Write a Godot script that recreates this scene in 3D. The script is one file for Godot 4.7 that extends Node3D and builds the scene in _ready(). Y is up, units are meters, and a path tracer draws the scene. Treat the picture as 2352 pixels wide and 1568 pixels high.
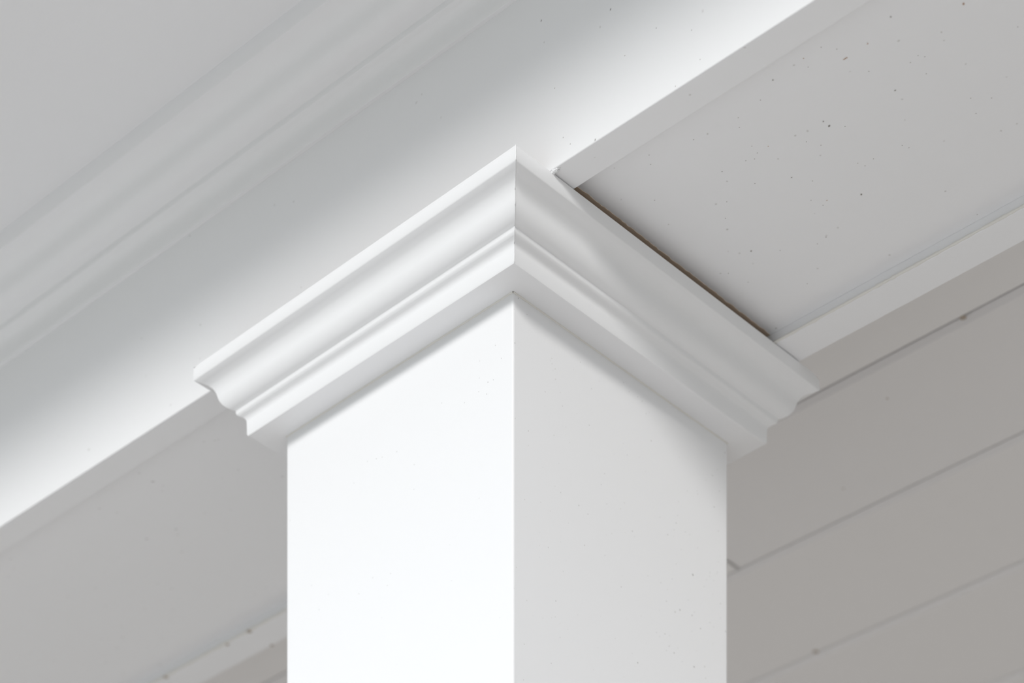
extends Node3D
# A white painted porch corner seen from below: a square column with a moulded capital, the boxed beam that it
# carries, the eaves soffit with its crown moulding outside, the boarded porch ceiling inside.
# World: x runs along the beam, +z points out of the porch, y is up; metres. The origin lies under the column's outer corner.

const F := 6187.47            # focal length in photo pixels (2352 x 1568)
const HORIZON := 4831.76      # photo row of the horizon (the verticals are parallel: a shifted lens)
const EYE := Vector3(1.14549, 1.6, 1.25613)
const TURN := 42.38543        # camera heading
const COLUMN_TURN := -1.1765  # the column stands slightly askew to the beam
const W := 0.2143             # column width
const CAP := 0.0485           # capital height
var y_col := 1.6 + 1.14234    # top of the shaft under the capital's lower moulding
var y_beam := 1.6 + 1.14234 + 0.0485
var z_out := 0.0143           # beam faces
var z_in := -0.2365
var z_rail_out := -0.0077
var z_rail_in := -0.2103
var x0 := -2.6                # ends of the beam, well outside the frame
var x1 := 1.9
var overhang := 0.32
var y_soffit := 0.0
var y_ceiling := 0.0
var column_base := Vector3.ZERO
var column_basis := Basis()

func _ready() -> void:
	y_soffit = y_beam + 0.171
	y_ceiling = y_beam + 0.12
	column_basis = Basis(Vector3.UP, deg_to_rad(COLUMN_TURN))
	var corner := Vector3(0, 0, 0)
	column_base = corner - column_basis.x * W / 2 - column_basis.z * W / 2
	make_camera()
	make_light()
	make_materials()
	make_setting()
	make_ceiling()
	make_soffit()
	make_crown()
	make_beam()
	make_column()

# ---------------------------------------------------------------- camera and light
func make_camera() -> void:
	var c := Camera3D.new()
	c.name = "camera"
	c.position = EYE
	c.rotation_degrees = Vector3(0, TURN, 0)
	c.near = 0.05
	c.far = 200.0
	c.projection = Camera3D.PROJECTION_FRUSTUM
	c.size = 1568.0 / F * c.near
	c.frustum_offset = Vector2(0, (HORIZON - 784.0) / F * c.near)
	var a := CameraAttributesPhysical.new()
	a.frustum_focal_length = 90.0
	a.frustum_focus_distance = 1.66
	a.exposure_aperture = 7.0
	c.attributes = a
	add_child(c)
	c.make_current()

func make_light() -> void:
	var we := WorldEnvironment.new()
	we.name = "world_environment"
	var e := Environment.new()
	e.background_mode = Environment.BG_SKY
	var sky := Sky.new()
	var sm := ProceduralSkyMaterial.new()
	sm.sky_top_color = Color(0.925, 0.95, 0.985)
	sm.sky_horizon_color = Color(0.955, 0.975, 1.0)
	sm.ground_bottom_color = Color(0.5, 0.5, 0.48)
	sm.ground_horizon_color = Color(0.6, 0.6, 0.58)
	sm.sky_energy_multiplier = 1.0
	sky.sky_material = sm
	e.sky = sky
	e.background_energy_multiplier = 1.1
	e.tonemap_mode = Environment.TONE_MAPPER_LINEAR
	e.tonemap_exposure = 1.08
	e.sdfgi_enabled = true
	e.ssao_enabled = true
	e.ssil_enabled = true
	we.environment = e
	add_child(we)
	# a low, hazy sun outside the porch, a little to the right of square-on
	var s := DirectionalLight3D.new()
	s.name = "sun"
	var el := deg_to_rad(18.0)
	var az := deg_to_rad(30.0)
	var to_sun := Vector3(sin(az) * cos(el), sin(el), cos(az) * cos(el))
	s.basis = Basis.looking_at(-to_sun, Vector3.UP)
	s.light_color = Color(1.0, 0.995, 0.98)
	s.light_energy = 0.56
	s.light_angular_distance = 12.0
	s.shadow_enabled = true
	s.sky_mode = DirectionalLight3D.SKY_MODE_LIGHT_ONLY
	add_child(s)

# ---------------------------------------------------------------- materials
var m_paint: StandardMaterial3D
var m_moulding: StandardMaterial3D
var m_plank := []
var m_caulk: StandardMaterial3D
var m_wood: StandardMaterial3D
var m_gap_tint: StandardMaterial3D
var m_nail: StandardMaterial3D
var m_floor: StandardMaterial3D
var m_ground: StandardMaterial3D
var m_wall: StandardMaterial3D
var m_roof: StandardMaterial3D

func noise(freq: float, seed_: int, oct := 3) -> FastNoiseLite:
	var n := FastNoiseLite.new()
	n.seed = seed_
	n.frequency = freq
	n.noise_type = FastNoiseLite.TYPE_SIMPLEX_SMOOTH
	n.fractal_octaves = oct
	return n

func bump(w: int, h: int, fx: float, fy: float, seed_: int, strength: float) -> ImageTexture:
	# painted timber: brush marks drawn out along one axis, and a fine orange-peel
	var img := Image.create(w, h, false, Image.FORMAT_RGBA8)
	var n := noise(1.0, seed_, 2)
	var n2 := noise(0.16, seed_ + 5, 1)
	for y in h:
		for x in w:
			var v := 0.5 + 0.32 * n.get_noise_2d(x * fx, y * fy) + 0.16 * n2.get_noise_2d(x, y)
			img.set_pixel(x, y, Color(v, v, v))
	img.bump_map_to_normal_map(strength)
	return ImageTexture.create_from_image(img)

func plain(c: Color, rough: float) -> StandardMaterial3D:
	var m := StandardMaterial3D.new()
	m.albedo_color = c
	m.roughness = rough
	m.metallic_specular = 0.4
	return m

func triplanar_bump(m: StandardMaterial3D, t: Texture2D, per_metre: float, amount: float) -> void:
	m.normal_enabled = true
	m.normal_texture = t
	m.normal_scale = amount
	m.uv1_triplanar = true
	m.uv1_scale = Vector3.ONE * per_metre

const WHITE := Color(0.928, 0.927, 0.933)

func make_materials() -> void:
	var peel := bump(512, 512, 0.05, 0.05, 11, 2.0)
	m_paint = plain(WHITE, 0.42)
	triplanar_bump(m_paint, peel, 6.0, 0.12)
	m_moulding = plain(WHITE, 0.36)
	triplanar_bump(m_moulding, peel, 6.0, 0.10)
	for i in 3:
		var m := plain([Color(0.885, 0.875, 0.872), Color(0.89, 0.881, 0.878), Color(0.88, 0.871, 0.87)][i], 0.5)
		triplanar_bump(m, peel, 4.0, 0.1)
		m_plank.append(m)
	m_caulk = plain(Color(0.90, 0.89, 0.87), 0.6)
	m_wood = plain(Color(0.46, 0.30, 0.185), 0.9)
	m_gap_tint = plain(Color(0.79, 0.71, 0.63), 0.85)  # brown put into the colour of the shaded gap above the capital
	m_nail = plain(Color(0.66, 0.61, 0.56), 0.7)
	m_floor = plain(Color(0.70, 0.67, 0.65), 0.7)
	m_ground = plain(Color(0.88, 0.865, 0.84), 0.9)
	m_wall = plain(Color(0.80, 0.79, 0.77), 0.7)
	m_roof = plain(Color(0.35, 0.35, 0.36), 0.9)

func fleck(img: Image, x: float, y: float, r: float, c: Color, drawn_out := 1.0, lean := 0.0) -> void:
	var k := int(ceil(r * drawn_out)) + 1
	for j in range(-k, k + 1):
		for i in range(-k, k + 1):
			var px := int(x) + i
			var py := int(y) + j
			if px < 0 or py < 0 or px >= img.get_width() or py >= img.get_height():
				continue
			var a := i * cos(lean) + j * sin(lean)
			var b := -i * sin(lean) + j * cos(lean)
			var d := sqrt(a * a / (drawn_out * drawn_out) + b * b) / r
			var t := clampf(1.35 - d, 0.0, 1.0) * c.a
			if t > 0.0:
				var p := img.get_pixel(px, py)
				img.set_pixel(px, py, p.lerp(Color(c.r, c.g, c.b), t))

# paint with the specks of dirt that the photograph shows; spots: x, y in texels and size
func specked(w: int, h: int, spots: Array, seed_: int, faint: int, brush: Vector2, amount: float, size := 1.0) -> StandardMaterial3D:
	var img := Image.create(w, h, false, Image.FORMAT_RGB8)
	img.fill(Color(1, 1, 1))
	var rng := RandomNumberGenerator.new()
	rng.seed = seed_
	for i in faint:
		fleck(img, rng.randf() * w, rng.randf() * h, rng.randf_range(0.7, 1.3), Color(0.45, 0.42, 0.38, rng.randf_range(0.12, 0.4)), rng.randf_range(1, 1.6), rng.randf() * PI)
	for s in spots:
		var brown: bool = s.w > 0.5
		var c := Color(0.56, 0.36, 0.24, 0.9) if brown else Color(0.24, 0.21, 0.18, clampf(0.35 + 0.18 * s.z, 0, 0.92))
		fleck(img, s.x, s.y, size * (0.55 + 0.40 * s.z), c, 1.0 + 0.22 * s.z, rng.randf_range(0.3, 1.3))
	var m := plain(WHITE, 0.42)
	m.albedo_texture = ImageTexture.create_from_image(img)
	m.normal_enabled = true
	m.normal_texture = bump(w / 2, h / 2, brush.x, brush.y, seed_ + 3, 2.0)
	m.normal_scale = amount
	return m

# ---------------------------------------------------------------- from photo pixels to surfaces
func ray(u: float, v: float) -> Vector3:
	var d := Vector3((u - 1176.0) / F, (HORIZON - v) / F, -1.0)
	return Basis(Vector3.UP, deg_to_rad(TURN)) * d

func on_plane(u: float, v: float, p: Vector3, n: Vector3) -> Vector3:
	var d := ray(u, v)
	return EYE + d * ((p - EYE).dot(n) / d.dot(n))

# ---------------------------------------------------------------- mesh helpers
func tri(st: SurfaceTool, a: Vector3, b: Vector3, c: Vector3, na: Vector3, nb: Vector3, nc: Vector3, ua := Vector2(), ub := Vector2(), uc := Vector2()) -> void:
	# wind so that the front face (clockwise) looks along the normals
	if (b - a).cross(c - a).dot(na + nb + nc) > 0.0:
		var t := b; b = c; c = t
		var tn := nb; nb = nc; nc = tn
		var tu := ub; ub = uc; uc = tu
	st.set_normal(na); st.set_uv(ua); st.add_vertex(a)
	st.set_normal(nb); st.set_uv(ub); st.add_vertex(b)
	st.set_normal(nc); st.set_uv(uc); st.add_vertex(c)

func quad(st: SurfaceTool, a: Vector3, b: Vector3, c: Vector3, d: Vector3, n: Vector3, uv := []) -> void:
	if uv.is_empty():
		uv = [Vector2(), Vector2(1, 0), Vector2(1, 1), Vector2(0, 1)]
	tri(st, a, b, c, n, n, n, uv[0], uv[1], uv[2])
	tri(st, a, c, d, n, n, n, uv[0], uv[2], uv[3])

func begin() -> SurfaceTool:
	var st := SurfaceTool.new()
	st.begin(Mesh.PRIMITIVE_TRIANGLES)
	return st

func finish(st: SurfaceTool, called: String, m: Material, parent: Node) -> MeshInstance3D:
	st.generate_tangents()
	var o := MeshInstance3D.new()
	o.name = called
	o.mesh = st.commit()
	o.material_override = m
	parent.add_child(o, true)
	return o

func thing(called: String, label: String, category: String, at := Vector3.ZERO) -> Node3D:
	var o := Node3D.new()
	o.name = called
	add_child(o, true)
	o.position = at
	o.set_meta("label", label)
	o.set_meta("category", category)
	o.set_meta("kind", "thing")
	return o

func structure(called: String, label: String, category: String, at := Vector3.ZERO) -> Node3D:
	var o := thing(called, label, category, at)
	o.set_meta("kind", "structure")
	return o

# normals along an open profile, split where it turns sharply; out[i] = [normal at start, normal at end] of segment i
func profile_normals(p: PackedVector2Array, flip: float) -> Array:
	var seg := []
	for i in p.size() - 1:
		var d := (p[i + 1] - p[i]).normalized()
		seg.append(Vector2(-d.y, d.x) * flip)
	var out := []
	for i in seg.size():
		var a: Vector2 = seg[i]
		var b: Vector2 = seg[i]
		if i > 0 and seg[i].dot(seg[i - 1]) > 0.72:
			a = (seg[i] + seg[i - 1]).normalized()
		if i < seg.size() - 1 and seg[i].dot(seg[i + 1]) > 0.72:
			b = (seg[i] + seg[i + 1]).normalized()
		out.append([a, b])
	return out

# rounded convex polygon prism along an axis: poly in (a, b); at(a, b, t) gives the point
func rounded(poly: PackedVector2Array, r: float, steps := 3) -> PackedVector2Array:
	var out := PackedVector2Array()
	var n := poly.size()
	for i in n:
		var p := poly[i]
		var a := (poly[(i + n - 1) % n] - p).normalized()
		var b := (poly[(i + 1) % n] - p).normalized()
		for k in steps + 1:
			var t := float(k) / steps
			var q0 := p + a * r
			var q1 := p + b * r
			out.append(q0.lerp(p, t).lerp(p.lerp(q1, t), t))
	return out

# a bar along x with a closed cross-section in (z, y)
func bar_x(st: SurfaceTool, poly: PackedVector2Array, xa: float, xb: float, uv_at := Vector4(0, 0, 1, 1)) -> void:
	var n := poly.size()
	var mid := Vector2()
	for p in poly: mid += p / n
	for i in n:
		var p := poly[i]
		var q := poly[(i + 1) % n]
		var d := (q - p).normalized()
		var nn := Vector2(d.y, -d.x)
		if nn.dot((p + q) / 2 - mid) < 0: nn = -nn
		var n3 := Vector3(0, nn.y, nn.x)
		var pts := [Vector3(xa, p.y, p.x), Vector3(xb, p.y, p.x), Vector3(xb, q.y, q.x), Vector3(xa, q.y, q.x)]
		var uv := []
		for v in pts:
			# faces that look down are laid out by x and z, the others by x and y
			var t: float = v.z if absf(nn.y) > 0.7 else v.y
			uv.append(Vector2((v.x - uv_at.x) / uv_at.z, (t - uv_at.y) / uv_at.w))
		quad(st, pts[0], pts[1], pts[2], pts[3], n3, uv)
	for e in [[xa, Vector3(-1, 0, 0)], [xb, Vector3(1, 0, 0)]]:
		for i in range(1, n - 1):
			tri(st, Vector3(e[0], poly[0].y, poly[0].x), Vector3(e[0], poly[i].y, poly[i].x), Vector3(e[0], poly[i + 1].y, poly[i + 1].x), e[1], e[1], e[1])

func rect(za: float, zb: float, ya: float, yb: float) -> PackedVector2Array:
	return PackedVector2Array([Vector2(za, ya), Vector2(zb, ya), Vector2(zb, yb), Vector2(za, yb)])

func box_part(called: String, a: Vector3, b: Vector3, m: Material, parent: Node, r := 0.0015) -> MeshInstance3D:
	var st := begin()
	bar_x(st, rounded(rect(a.z, b.z, a.y, b.y), r, 2), a.x, b.x)
	return finish(st, called, m, parent)

# ---------------------------------------------------------------- what stands round the picture and gives it its light
func make_setting() -> void:
	var g := structure("ground", "pale grey paved ground outside the porch", "ground")
	box_part("paving", Vector3(-30, -0.5, 0.15), Vector3(30, -0.35, 40), m_ground, g, 0.01)
	var f := structure("floor", "warm grey painted porch floor boards", "floor")
	for i in 18:
		box_part("floor_board", Vector3(-3.0, -0.36, 0.14 - 0.14 * (i + 1) + 0.004), Vector3(3.0, 0.0, 0.14 - 0.14 * i), m_floor, f, 0.003)
	var w := structure("wall_house", "pale painted house wall at the back of the porch", "wall")
	box_part("wall_panel", Vector3(-3.0, -0.36, -2.55), Vector3(3.0, y_ceiling - 0.002, -2.39), m_wall, w, 0.003)
	# a tall hedge across the lawn, which the shaded faces under the eaves look out on
	var hd := thing("garden_hedge", "tall dark green clipped hedge facing the porch", "hedge", Vector3(0, -0.35, 15.0))
	var hn := noise(0.5, 3, 4)
	var st := begin()
	var cols := 120
	var at := func(i: int, j: int) -> Vector3:
		var x := -30.0 + 60.0 * i / cols
		var prof: Array = [Vector2(0, 0), Vector2(-0.1, 2.0), Vector2(0, 3.9), Vector2(0.5, 4.9), Vector2(1.4, 5.15), Vector2(2.4, 4.8), Vector2(2.8, 4.0), Vector2(2.8, 0)]
		var p: Vector2 = prof[j]
		var rough := hn.get_noise_2d(x * 1.6, j * 3.0)
		return Vector3(x, p.y * (1.0 + 0.06 * rough), p.x + 0.4 * rough)
	for i in cols:
		for j in 7:
			var A: Vector3 = at.call(i, j)
			var B: Vector3 = at.call(i + 1, j)
			var C: Vector3 = at.call(i + 1, j + 1)
			var D: Vector3 = at.call(i, j + 1)
			var out := Vector3(0, A.y + C.y, A.z + C.z) / 2 - Vector3(0, 2.5, 1.4)
			var n1 := (B - A).cross(D - A).normalized()
			if n1.dot(out) < 0: n1 = -n1
			quad(st, A, B, C, D, n1)
	finish(st, "foliage", plain(Color(0.33, 0.40, 0.27), 0.9), hd)
	var r := structure("roof", "dark porch roof deck above beam and soffit", "roof")
	box_part("roof_deck", Vector3(-3.05, y_soffit + 0.10, -2.6), Vector3(3.05, y_soffit + 0.16, z_out + overhang + 0.03), m_roof, r, 0.004)

# ---------------------------------------------------------------- porch ceiling
func make_ceiling() -> void:
	var c := structure("ceiling", "warm grey boarded porch ceiling with narrow grooves between wide planks", "ceiling")
	# groove lines taken from the photograph at the ceiling's height
	var lines := []
	for p in [[Vector2(1885, 895), Vector2(2352, 655)], [Vector2(1698, 1304), Vector2(2352, 993)], [Vector2(1742, 1553), Vector2(2352, 1289)]]:
		var a := on_plane(p[0].x, p[0].y, Vector3(0, y_ceiling + 0.0032, 0), Vector3.UP)
		var b := on_plane(p[1].x, p[1].y, Vector3(0, y_ceiling + 0.0032, 0), Vector3.UP)
		lines.append((a.z + b.z) / 2)
	var pitch: float = (lines[0] - lines[2]) / 2.0
	var x_joint := on_plane(1691, 1302, Vector3(0, y_ceiling, 0), Vector3.UP).x
	var edges := [lines[0] + pitch, lines[0], lines[1], lines[2]]
	while edges[-1] - pitch > -2.36:
		edges.append(edges[-1] - pitch)
	edges.append(-2.388)
	var v := 0.0036
	for i in edges.size() - 1:
		var za: float = edges[i + 1] + 0.0015
		var zb: float = minf(edges[i] - 0.0015, z_in - 0.002)
		var sec := PackedVector2Array([Vector2(za + v, y_ceiling), Vector2(zb - v, y_ceiling), Vector2(zb, y_ceiling + v), Vector2(zb, y_ceiling + 0.016), Vector2(za, y_ceiling + 0.016), Vector2(za, y_ceiling + v)])
		var cuts := [-3.0, 3.0]
		if i == 1: cuts = [-3.0, x_joint, 3.0]
		elif i % 2 == 0: cuts = [-3.0, -1.4 + 0.37 * i, 3.0]
		for k in cuts.size() - 1:
			var st := begin()
			bar_x(st, sec, cuts[k] + (0.0016 if k > 0 else 0.0), cuts[k + 1] - (0.0016 if k < cuts.size() - 2 else 0.0))
			finish(st, "plank", m_plank[(i + k) % 3], c)
	box_part("backing_board", Vector3(-3.0, y_ceiling + 0.0165, -2.388), Vector3(3.0, y_ceiling + 0.03, z_in - 0.002), m_wood, c)
	# nail heads and a filled knot in the grooves and boards
	for p in [Vector3(2212, 730, 2.6), Vector3(1873, 1496, 3.2), Vector3(2038, 915, 1.3), Vector3(1937, 1122, 1.2)]:
		var at := on_plane(p.x, p.y, Vector3(0, y_ceiling, 0), Vector3.UP)
		var st := begin()
		disc(st, at + Vector3(0, -0.0002, 0), p.z * 0.001)
		finish(st, "nail_head", m_nail, c)

func disc(st: SurfaceTool, at: Vector3, r: float) -> void:
	# a shallow dome that looks down
	var low := at + Vector3(0, -r * 0.25, 0)
	for i in 12:
		var a := TAU * i / 12
		var b := TAU * (i + 1) / 12
		var p := at + Vector3(cos(a), 0, sin(a)) * r + Vector3(0, 0.0004, 0)
		var q := at + Vector3(cos(b), 0, sin(b)) * r + Vector3(0, 0.0004, 0)
		tri(st, low, p, q, Vector3.DOWN, Vector3(cos(a), -1.2, sin(a)).normalized(), Vector3(cos(b), -1.2, sin(b)).normalized())

# ---------------------------------------------------------------- eaves
func make_soffit() -> void:
	var s := thing("eaves_soffit", "flat white soffit board under the eaves, above the crown molding", "soffit")
	box_part("soffit_board", Vector3(-3.0, y_soffit, z_out - 0.02), Vector3(3.0, y_soffit + 0.014, z_out + overhang), m_paint, s)
	box_part("eaves_board", Vector3(-3.0, y_soffit - 0.008, z_out + overhang), Vector3(3.0, y_soffit + 0.10, z_out + overhang + 0.02), m_paint, s)
	box_part("blocking", Vector3(-3.0, y_soffit + 0.0145, z_out - 0.02), Vector3(3.0, y_soffit + 0.099, z_out + 0.02), m_wood, s)

func make_crown() -> void:
	# section in (offset from the beam's face, height above the beam's underside), mm
	var o := thing("crown_molding", "long white crown molding with a curved profile under the eaves soffit", "molding")
	var p := PackedVector2Array([Vector2(45, 170.98), Vector2(45, 159.4), Vector2(44.4, 158.7), Vector2(41.0, 158.4), Vector2(37.0, 157.4), Vector2(33.2, 155.5), Vector2(30.2, 152.4), Vector2(28.6, 148.9), Vector2(27.2, 145.4), Vector2(24.6, 142.4), Vector2(21.0, 140.4), Vector2(17.0, 139.4), Vector2(12.6, 139.1), Vector2(12.1, 138.7), Vector2(12, 135.2), Vector2(11.6, 134.8), Vector2(9.0, 134.2), Vector2(6.4, 132.4), Vector2(4.7, 129.8), Vector2(3.9, 126.8), Vector2(3.5, 123.2), Vector2(3.2, 119.8), Vector2(2.8, 119.3), Vector2(0.0, 119.3)])
	for k in 2:
		var st := begin()
		var xa: float = [x0, -0.98][k]
		var xb: float = [-0.98, x1][k]
		var nn := profile_normals(p, 1.0)
		for i in p.size() - 1:
			var a := p[i] * 0.001
			var b := p[i + 1] * 0.001
			var na := Vector3(0, nn[i][0].y, nn[i][0].x)
			var nb := Vector3(0, nn[i][1].y, nn[i][1].x)
			if na.z < -0.2 or na.y > 0.5:
				na = -na; nb = -nb
			var A := Vector3(xa, y_beam + a.y, z_out + a.x)
			var B := Vector3(xb, y_beam + a.y, z_out + a.x)
			var C := Vector3(xb, y_beam + b.y, z_out + b.x)
			var D := Vector3(xa, y_beam + b.y, z_out + b.x)
			tri(st, A, B, C, na, na, nb)
			tri(st, A, C, D, na, nb, nb)
		var yt := y_beam + 0.17098
		# closed ends, back and top
		quad(st, Vector3(xa, y_beam + 0.1193, z_out), Vector3(xb, y_beam + 0.1193, z_out), Vector3(xb, yt, z_out), Vector3(xa, yt, z_out), Vector3(0, 0, -1))
		quad(st, Vector3(xa, yt, z_out), Vector3(xb, yt, z_out), Vector3(xb, yt, z_out + 0.045), Vector3(xa, yt, z_out + 0.045), Vector3.UP)
		for e in [[xa, -1.0], [xb, 1.0]]:
			for i in p.size() - 1:
				var n := Vector3(e[1], 0, 0)
				tri(st, Vector3(e[0], yt, z_out), Vector3(e[0], y_beam + p[i].y * 0.001, z_out + p[i].x * 0.001), Vector3(e[0], y_beam + p[i + 1].y * 0.001, z_out + p[i + 1].x * 0.001), n, n, n)
		finish(st, "molding_length", m_moulding, o)

# ---------------------------------------------------------------- beam
func spots_on(list: Array, p: Vector3, n: Vector3, to_texel: Callable) -> Array:
	var out := []
	for s in list:
		var brown := 0.0
		var size: float = s.z
		if size < 0:
			brown = 1.0
			size = -size
		var t: Vector2 = to_texel.call(on_plane(s.x, s.y, p, n))
		out.append(Vector4(t.x, t.y, size, brown))
	return out

func crop(list: Array, scale_: float, at: Vector2) -> Array:
	var out := []
	for s in list:
		out.append(Vector3(at.x + s[0] / scale_, at.y + s[1] / scale_, s[2] if s.size() > 2 else 1.0))
	return out

func make_beam() -> void:
	var o := thing("porch_beam", "white boxed porch beam resting on the column capital", "beam")
	var top := y_soffit - 0.001
	# the outer side board, with its specks of dirt
	var fx := -0.66
	var fasc := crop([[748, 74, 2], [213, 160, 2], [1101, 218], [1373, 231], [1438, 461], [1248, 663], [858, 428], [628, 1077, 2], [435, 1112], [379, 1062], [318, 682]], 3.36, Vector2(1180, 0))
	var spots := spots_on(fasc, Vector3(0, 0, z_out), Vector3(0, 0, 1), func(q): return Vector2((q.x - fx) / 1.0 * 2048, (q.y - y_beam) / 0.25 * 512))
	var mf := specked(2048, 512, spots, 41, 60, Vector2(0.012, 0.16), 0.03, 0.62)
	var st := begin()
	bar_x(st, rounded(rect(z_rail_out, z_out, y_beam, top), 0.0009, 3), x0, x1, Vector4(fx, y_beam, 1.0, 0.25))
	finish(st, "side_board", mf, o).set_meta("label", "bright outer side board of the beam")
	# the inner side board, a little wavy along its painted inner edge
	st = begin()
	bar_x(st, rounded(rect(z_in, z_rail_in, y_beam, y_ceiling + 0.05), 0.0008, 3), x0, x1)
	finish(st, "side_board", m_paint, o)
	# the panel between them lies a little higher
	var yp := y_beam + 0.0078
	var pan := crop([[1919, 25, -3], [1395, 123, 2], [1228, 314, -1.6], [1058, 426, -1.8], [1072, 420, -2], [1079, 415, -1.8], [766, 420, -1], [1007, 352], [895, 342], [801, 483], [549, 573, 2], [1239, 510], [1536, 449], [1590, 399], [1638, 406], [1650, 528], [1423, 649, 2], [1973, 705], [2120, 704], [2008, 812], [911, 874, 2], [950, 904, 3], [1065, 907], [792, 1019], [893, 1042], [516, 1051, -1.2], [398, 1049], [435, 1098], [415, 1141], [355, 1153], [181, 1233], [683, 1274, 1.6], [834, 1298], [420, 1318], [1269, 1141], [1160, 1173], [1208, 1190], [1183, 1396, 2.6], [936, 1440, -1.3], [825, 1438], [907, 1474], [1479, 1044], [1526, 1063], [307, 915], [298, 846], [458, 720], [2305, 195], [2017, 1540]], 3.128, Vector2(1600, 0))
	pan.append_array(crop([[658, 71], [308, 191], [318, 264], [355, 544], [880, 320], [1138, 413], [918, 556], [908, 684], [1107, 942, 2.2], [1335, 938], [930, 1114], [1085, 1186], [1548, 1195], [1695, 832, 1.6], [1625, 885], [1426, 366]], 3.408, Vector2(1400, 300)))
	pan.append_array([Vector3(337, 1238, 2), Vector3(350, 1106, 2), Vector3(25, 1284, 1.6)])
	spots = spots_on(pan, Vector3(0, yp, 0), Vector3.UP, func(q): return Vector2((q.x - fx) / 1.0 * 2048, (q.z + 0.25) / 0.25 * 512))
	var mp := specked(2048, 512, spots, 77, 230, Vector2(0.010, 0.15), 0.05, 0.62)
	st = begin()
	bar_x(st, rect(z_rail_in + 0.0001, z_rail_out - 0.0001, yp, yp + 0.016), x0, x1, Vector4(fx, -0.25, 1.0, 0.25))
	finish(st, "bottom_panel", mp, o).set_meta("label", "recessed underside panel with small dirt specks")
	# brown wood strip added on the panel to tint the shaded gap above the capital
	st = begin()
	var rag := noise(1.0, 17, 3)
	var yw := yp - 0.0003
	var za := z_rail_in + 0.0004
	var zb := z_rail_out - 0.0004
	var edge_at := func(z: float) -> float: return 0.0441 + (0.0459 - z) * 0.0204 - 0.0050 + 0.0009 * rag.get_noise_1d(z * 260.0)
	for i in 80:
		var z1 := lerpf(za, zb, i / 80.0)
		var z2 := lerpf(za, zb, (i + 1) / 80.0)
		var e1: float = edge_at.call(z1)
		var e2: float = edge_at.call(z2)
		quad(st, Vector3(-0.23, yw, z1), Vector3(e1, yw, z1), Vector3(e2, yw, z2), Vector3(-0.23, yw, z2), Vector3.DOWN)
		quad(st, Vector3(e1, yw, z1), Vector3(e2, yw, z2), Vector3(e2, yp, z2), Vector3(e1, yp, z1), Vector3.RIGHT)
	finish(st, "gap_shade_tint", m_gap_tint, o).set_meta("label", "added brown wood strip that tints the shade in the gap above the capital")
	# unpainted packing between the capital and the panel, deep in the gap
	box_part("packing_board", Vector3(-W - 0.02, y_beam + 0.0001, -W + 0.025), Vector3(0.02, y_beam + 0.0055, -0.04), m_wood, o, 0.0006)
	# a rough bead of caulk in the corner between panel and inner side board
	caulk(o, Vector3(-1.2, y_beam + 0.0008, z_rail_in + 0.0006), Vector3(x1, y_beam + 0.0008, z_rail_in + 0.0006), 0.0010, 5)
	# a lump of filler where the capital meets the outer corner
	var at := on_plane(1270, 391, Vector3(0, y_beam, 0), Vector3.UP)
	var ball := SphereMesh.new()
	ball.radius = 1.0
	ball.height = 2.0
	ball.radial_segments = 24
	ball.rings = 14
	var md := MeshDataTool.new()
	var am := ArrayMesh.new()
	am.add_surface_from_arrays(Mesh.PRIMITIVE_TRIANGLES, ball.get_mesh_arrays())
	md.create_from_surface(am, 0)
	var n := noise(1.1, 9, 2)
	for i in md.get_vertex_count():
		var v := md.get_vertex(i)
		v *= 1.0 + 0.55 * n.get_noise_3dv(v * 1.4)
		md.set_vertex(i, v * Vector3(0.0042, 0.0013, 0.0014))
	am.clear_surfaces()
	md.commit_to_surface(am)
	var sm := SurfaceTool.new()
	sm.create_from(am, 0)
	sm.generate_normals()
	var blob := MeshInstance3D.new()
	blob.name = "filler_lump"
	blob.mesh = sm.commit()
	blob.material_override = m_paint
	blob.position = Vector3(at.x, y_beam - 0.0002, z_out - 0.0017)
	o.add_child(blob, true)
	# knots and nail heads along the inner board
	for p in [Vector3(573, 1450, 2.4), Vector3(522, 1480, 2.0), Vector3(382, 1555, 2.4), Vector3(624, 1482, 1.8)]:
		var q := on_plane(p.x, p.y, Vector3(0, y_beam, 0), Vector3.UP)
		st = begin()
		disc(st, q + Vector3(0, -0.0002, 0), p.z * 0.001)
		finish(st, "nail_head", m_nail, o)

func caulk(parent: Node, a: Vector3, b: Vector3, r: float, seed_: int) -> void:
	bead(parent, "caulk_bead", [a, b], r, 0.5, m_caulk, seed_)

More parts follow.
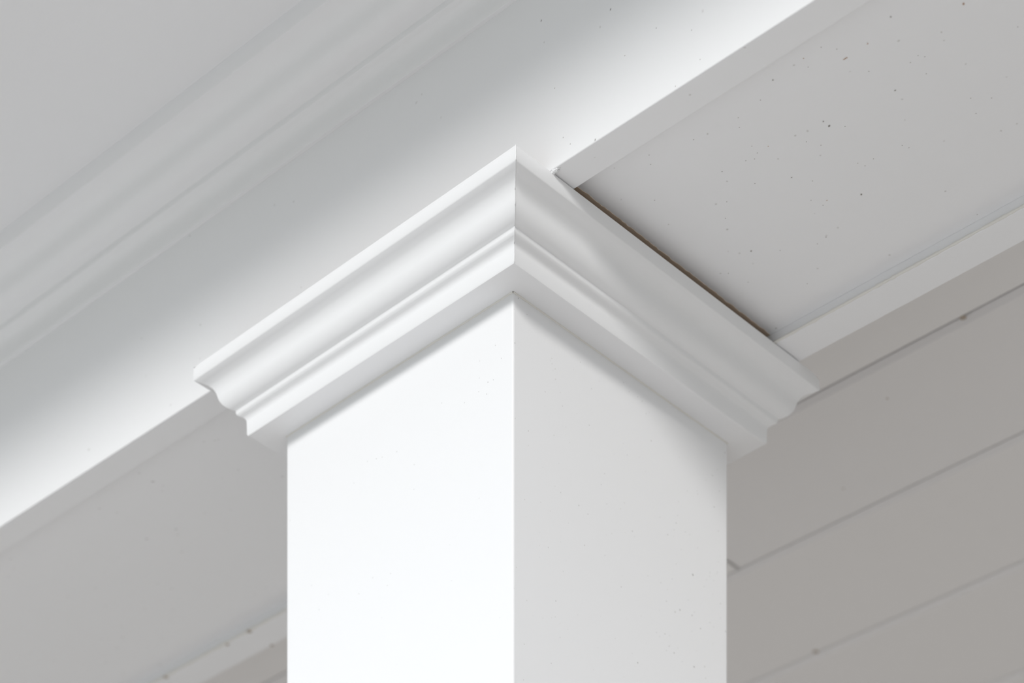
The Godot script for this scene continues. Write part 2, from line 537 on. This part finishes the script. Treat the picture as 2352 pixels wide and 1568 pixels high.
# an uneven bead along a line
func bead(parent: Node, called: String, line: Array, r: float, uneven: float, m: Material, seed_: int) -> void:
	var n := noise(1.0, seed_, 2)
	var st := begin()
	var pts := []
	for i in line.size() - 1:
		var a: Vector3 = line[i]
		var b: Vector3 = line[i + 1]
		var steps := maxi(1, int(a.distance_to(b) / maxf(r * 3.0, 0.0012)))
		for k in steps:
			pts.append(a.lerp(b, float(k) / steps))
	pts.append(line[-1])
	var sides := 6
	var rings := []
	for i in pts.size():
		var d: Vector3 = (pts[mini(i + 1, pts.size() - 1)] - pts[maxi(i - 1, 0)]).normalized()
		var side := d.cross(Vector3.UP if absf(d.y) < 0.8 else Vector3.RIGHT).normalized()
		var up := side.cross(d).normalized()
		var rr := r * (1.0 + uneven * n.get_noise_1d(i * 1.3))
		var ring := []
		for j in sides:
			var t := TAU * j / sides
			ring.append([pts[i] + (up * cos(t) + side * sin(t)) * rr, up * cos(t) + side * sin(t)])
		rings.append(ring)
	for i in pts.size() - 1:
		for j in sides:
			var A: Array = rings[i][j]
			var B: Array = rings[i][(j + 1) % sides]
			var C: Array = rings[i + 1][(j + 1) % sides]
			var D: Array = rings[i + 1][j]
			tri(st, A[0], B[0], C[0], A[1], B[1], C[1])
			tri(st, A[0], C[0], D[0], A[1], C[1], D[1])
	finish(st, called, m, parent)

# ---------------------------------------------------------------- column
func make_column() -> void:
	var o := thing("porch_column", "square white porch column with a stepped and curved molded capital", "column", column_base)
	o.basis = column_basis
	var right_list := crop([[75, 17, 1.6], [45, 385, 1.4], [145, 150], [583, 540], [375, 595], [378, 680], [293, 782], [435, 900], [1088, 860], [980, 782], [935, 705], [653, 1055, 1.3], [155, 1102, 1.2], [365, 1138], [1162, 1183, 1.5], [965, 1298], [1702, 1420], [1663, 1468, 1.3], [1765, 1280, 1.5], [752, 1540], [1120, 960]], 3.563, Vector2(1170, 680))
	right_list.append_array(crop([[412, 38], [559, 142, 1.5], [631, 211, 1.3], [784, 128], [924, 120], [1430, 26], [1510, 26], [1513, 50], [1688, 26, 1.3], [1647, 154, 2], [1360, 110], [1341, 283, 1.6], [988, 347, 1.6], [1273, 376, 1.6], [1325, 337], [1415, 355], [1450, 376], [1680, 347, 1.4], [605, 462, 1.4], [314, 480], [769, 543], [1513, 483], [1677, 593], [1343, 611], [1475, 698, 3], [1612, 681], [1672, 677], [1585, 740], [1644, 745], [1308, 731], [1217, 762], [1115, 707], [899, 797, 1.3], [1565, 793], [1270, 818], [374, 910, 1.6], [1264, 911, 1.4], [1439, 902], [1698, 931, 1.3], [1371, 982, 2.4], [1333, 997, 2], [1469, 1024, 2], [1486, 998], [1695, 1045], [1610, 1082, 1.3], [1644, 1120], [1537, 1132, 2], [1467, 1152], [1738, 1154, 2], [1250, 1175, 1.6], [1184, 1160], [119, 1255, 1.2], [1285, 1273, 1.6], [1325, 1328, 2], [1263, 1307], [1389, 1395], [1032, 1405, 2.2], [1484, 1438, 2.6], [1570, 1436, 1.8], [1577, 1528, 1.4], [337, 1410, 1.3]], 3.5, Vector2(1170, 1120)))
	var left_list := crop([[1640, 618, 1.6], [1632, 713, 1.3], [1571, 585], [1685, 600], [1567, 694], [1453, 782], [1270, 787], [911, 1175, 1.2], [747, 1231, 1.2], [794, 1217], [676, 1253], [1049, 1279], [1048, 1475], [568, 1425], [1700, 322], [1748, 428]], 3.485, Vector2(650, 700))
	left_list.append_array(crop([[57, 261], [838, 787], [865, 688], [609, 852], [290, 979], [229, 786]], 3.5, Vector2(650, 1120)))
	var inv := column_basis.inverse()
	var face := func(list: Array, turn: float, seed_: int, faint: int) -> StandardMaterial3D:
		var b := Basis(Vector3.UP, turn)
		var n: Vector3 = column_basis * b.z
		var p: Vector3 = column_base + n * W / 2
		var sp := spots_on(list, p, n, func(q):
			var l: Vector3 = b.inverse() * (inv * (q - column_base))
			return Vector2((l.x / W + 0.5) * 1024, (y_col - l.y) / (2 * W) * 2048))
		return specked(1024, 2048, sp, seed_, faint, Vector2(0.14, 0.010), 0.035, 1.0)
	var mats := [face.call(left_list, 0.0, 101, 25), face.call(right_list, PI / 2, 102, 190), m_paint, m_paint]
	for k in 4:
		var b := Basis(Vector3.UP, PI / 2 * k)
		var st := begin()
		var h := W / 2
		var e := 0.0011
		var t := 0.019
		var yt := y_beam - 0.001
		# section in (x, z): outer face, eased corners, mitred sides
		var sec := PackedVector2Array([Vector2(-h + e, h), Vector2(h - e, h), Vector2(h - e * 0.3, h - e * 0.3), Vector2(h - t, h - t), Vector2(-h + t, h - t), Vector2(-h + e * 0.3, h - e * 0.3)])
		for i in sec.size():
			var p := sec[i]
			var q := sec[(i + 1) % sec.size()]
			var d := (q - p).normalized()
			var nn := Vector2(d.y, -d.x)
			if nn.dot((p + q) / 2 - Vector2(0, h - t * 0.5)) < 0: nn = -nn
			var n3 := b * Vector3(nn.x, 0, nn.y)
			var uv := []
			var pts := []
			for c in [[p, 0.0], [q, 0.0], [q, yt], [p, yt]]:
				pts.append(b * Vector3(c[0].x, c[1], c[0].y))
				uv.append(Vector2(c[0].x / W + 0.5, (y_col - c[1]) / (2 * W)))
			quad(st, pts[0], pts[1], pts[2], pts[3], n3, uv)
		for yy in [[0.0, Vector3.DOWN], [yt, Vector3.UP]]:
			for i in range(1, sec.size() - 1):
				tri(st, b * Vector3(sec[0].x, yy[0], sec[0].y), b * Vector3(sec[i].x, yy[0], sec[i].y), b * Vector3(sec[i + 1].x, yy[0], sec[i + 1].y), yy[1], yy[1], yy[1])
		finish(st, "face_board", mats[k], o)
	# the capital: four mitred lengths of one moulding, offsets and heights in mm
	var pr := PackedVector2Array([Vector2(0, 48.0), Vector2(44.4, 48.0), Vector2(45.0, 47.5), Vector2(45.2, 38.9), Vector2(44.6, 38.2), Vector2(41.2, 37.0), Vector2(38.0, 35.4), Vector2(35.7, 33.2), Vector2(34.2, 30.4), Vector2(33.4, 27.4), Vector2(32.5, 24.6), Vector2(31.0, 22.2), Vector2(29.0, 20.3), Vector2(26.9, 19.1), Vector2(25.0, 18.6), Vector2(24.6, 18.2), Vector2(24.5, 16.4), Vector2(24.0, 15.3), Vector2(22.8, 14.5), Vector2(21.4, 13.9), Vector2(20.2, 13.0), Vector2(19.5, 11.8), Vector2(19.3, 10.2), Vector2(19.2, 2.2), Vector2(18.6, 1.2), Vector2(0, 1.2)])
	var nn := profile_normals(pr, 1.0)
	for k in 4:
		var b := Basis(Vector3.UP, PI / 2 * k)
		var st := begin()
		# cross-sections along the length: [0 at one mitre .. 1 at the other, how far the top edge is worn down there]
		var wear := [[0.0, 0.0], [1.0, 0.0]]
		var far := [[0.0, 0.0], [0.972, 0.0], [0.988, 0.9], [1.0, 2.6]]
		var far2 := [[0.0, 2.6], [0.012, 0.9], [0.028, 0.0], [1.0, 0.0]]
		if k == 1: wear = far            # the back end of the right side
		if k == 2: wear = far2
		if k == 0: wear = [[0.0, 0.9], [0.010, 0.3], [0.02, 0.0], [1.0, 0.0]]
		for s in wear.size() - 1:
			for i in pr.size() - 1:
				var a := pr[i]
				var c := pr[i + 1]
				var na := b * Vector3(0, nn[i][0].y, nn[i][0].x)
				var nc := b * Vector3(0, nn[i][1].y, nn[i][1].x)
				var pts := []
				for q in [[a, s], [a, s + 1], [c, s + 1], [c, s]]:
					var half: float = W / 2 + q[0].x * 0.001
					var drop: float = wear[q[1]][1] if q[0].y > 45 and q[0].x > 40 else 0.0
					pts.append(b * Vector3(lerpf(-half, half, wear[q[1]][0]), y_col + (q[0].y - drop) * 0.001, half))
				tri(st, pts[0], pts[1], pts[2], na, na, nc)
				tri(st, pts[0], pts[2], pts[3], na, nc, nc)
		finish(st, "capital_molding", m_moulding, o).set_meta("label", "mitred length of curved capital molding")
	# the capital's bare wooden top, out of sight but for the brown tone that it throws into the gap above
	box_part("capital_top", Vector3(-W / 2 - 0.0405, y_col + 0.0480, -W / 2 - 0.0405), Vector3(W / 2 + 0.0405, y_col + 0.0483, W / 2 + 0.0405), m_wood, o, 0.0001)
	# paint and filler in the mitre at the outer corner
	var path := []
	for q in pr:
		if q.x > 1.0 and q.y < 47.9:
			var half := W / 2 + q.x * 0.001
			path.append(Vector3(half, y_col + q.y * 0.001, half))
	bead(o, "miter_filler", path, 0.00032, 0.9, m_moulding, 31)
	# caulk under the capital
	for k in 2:
		var b := Basis(Vector3.UP, PI / 2 * k)
		caulk(o, b * Vector3(-W / 2, y_col + 0.0010, W / 2 + 0.0002), b * Vector3(W / 2, y_col + 0.0010, W / 2 + 0.0002), 0.0006, 20 + k)
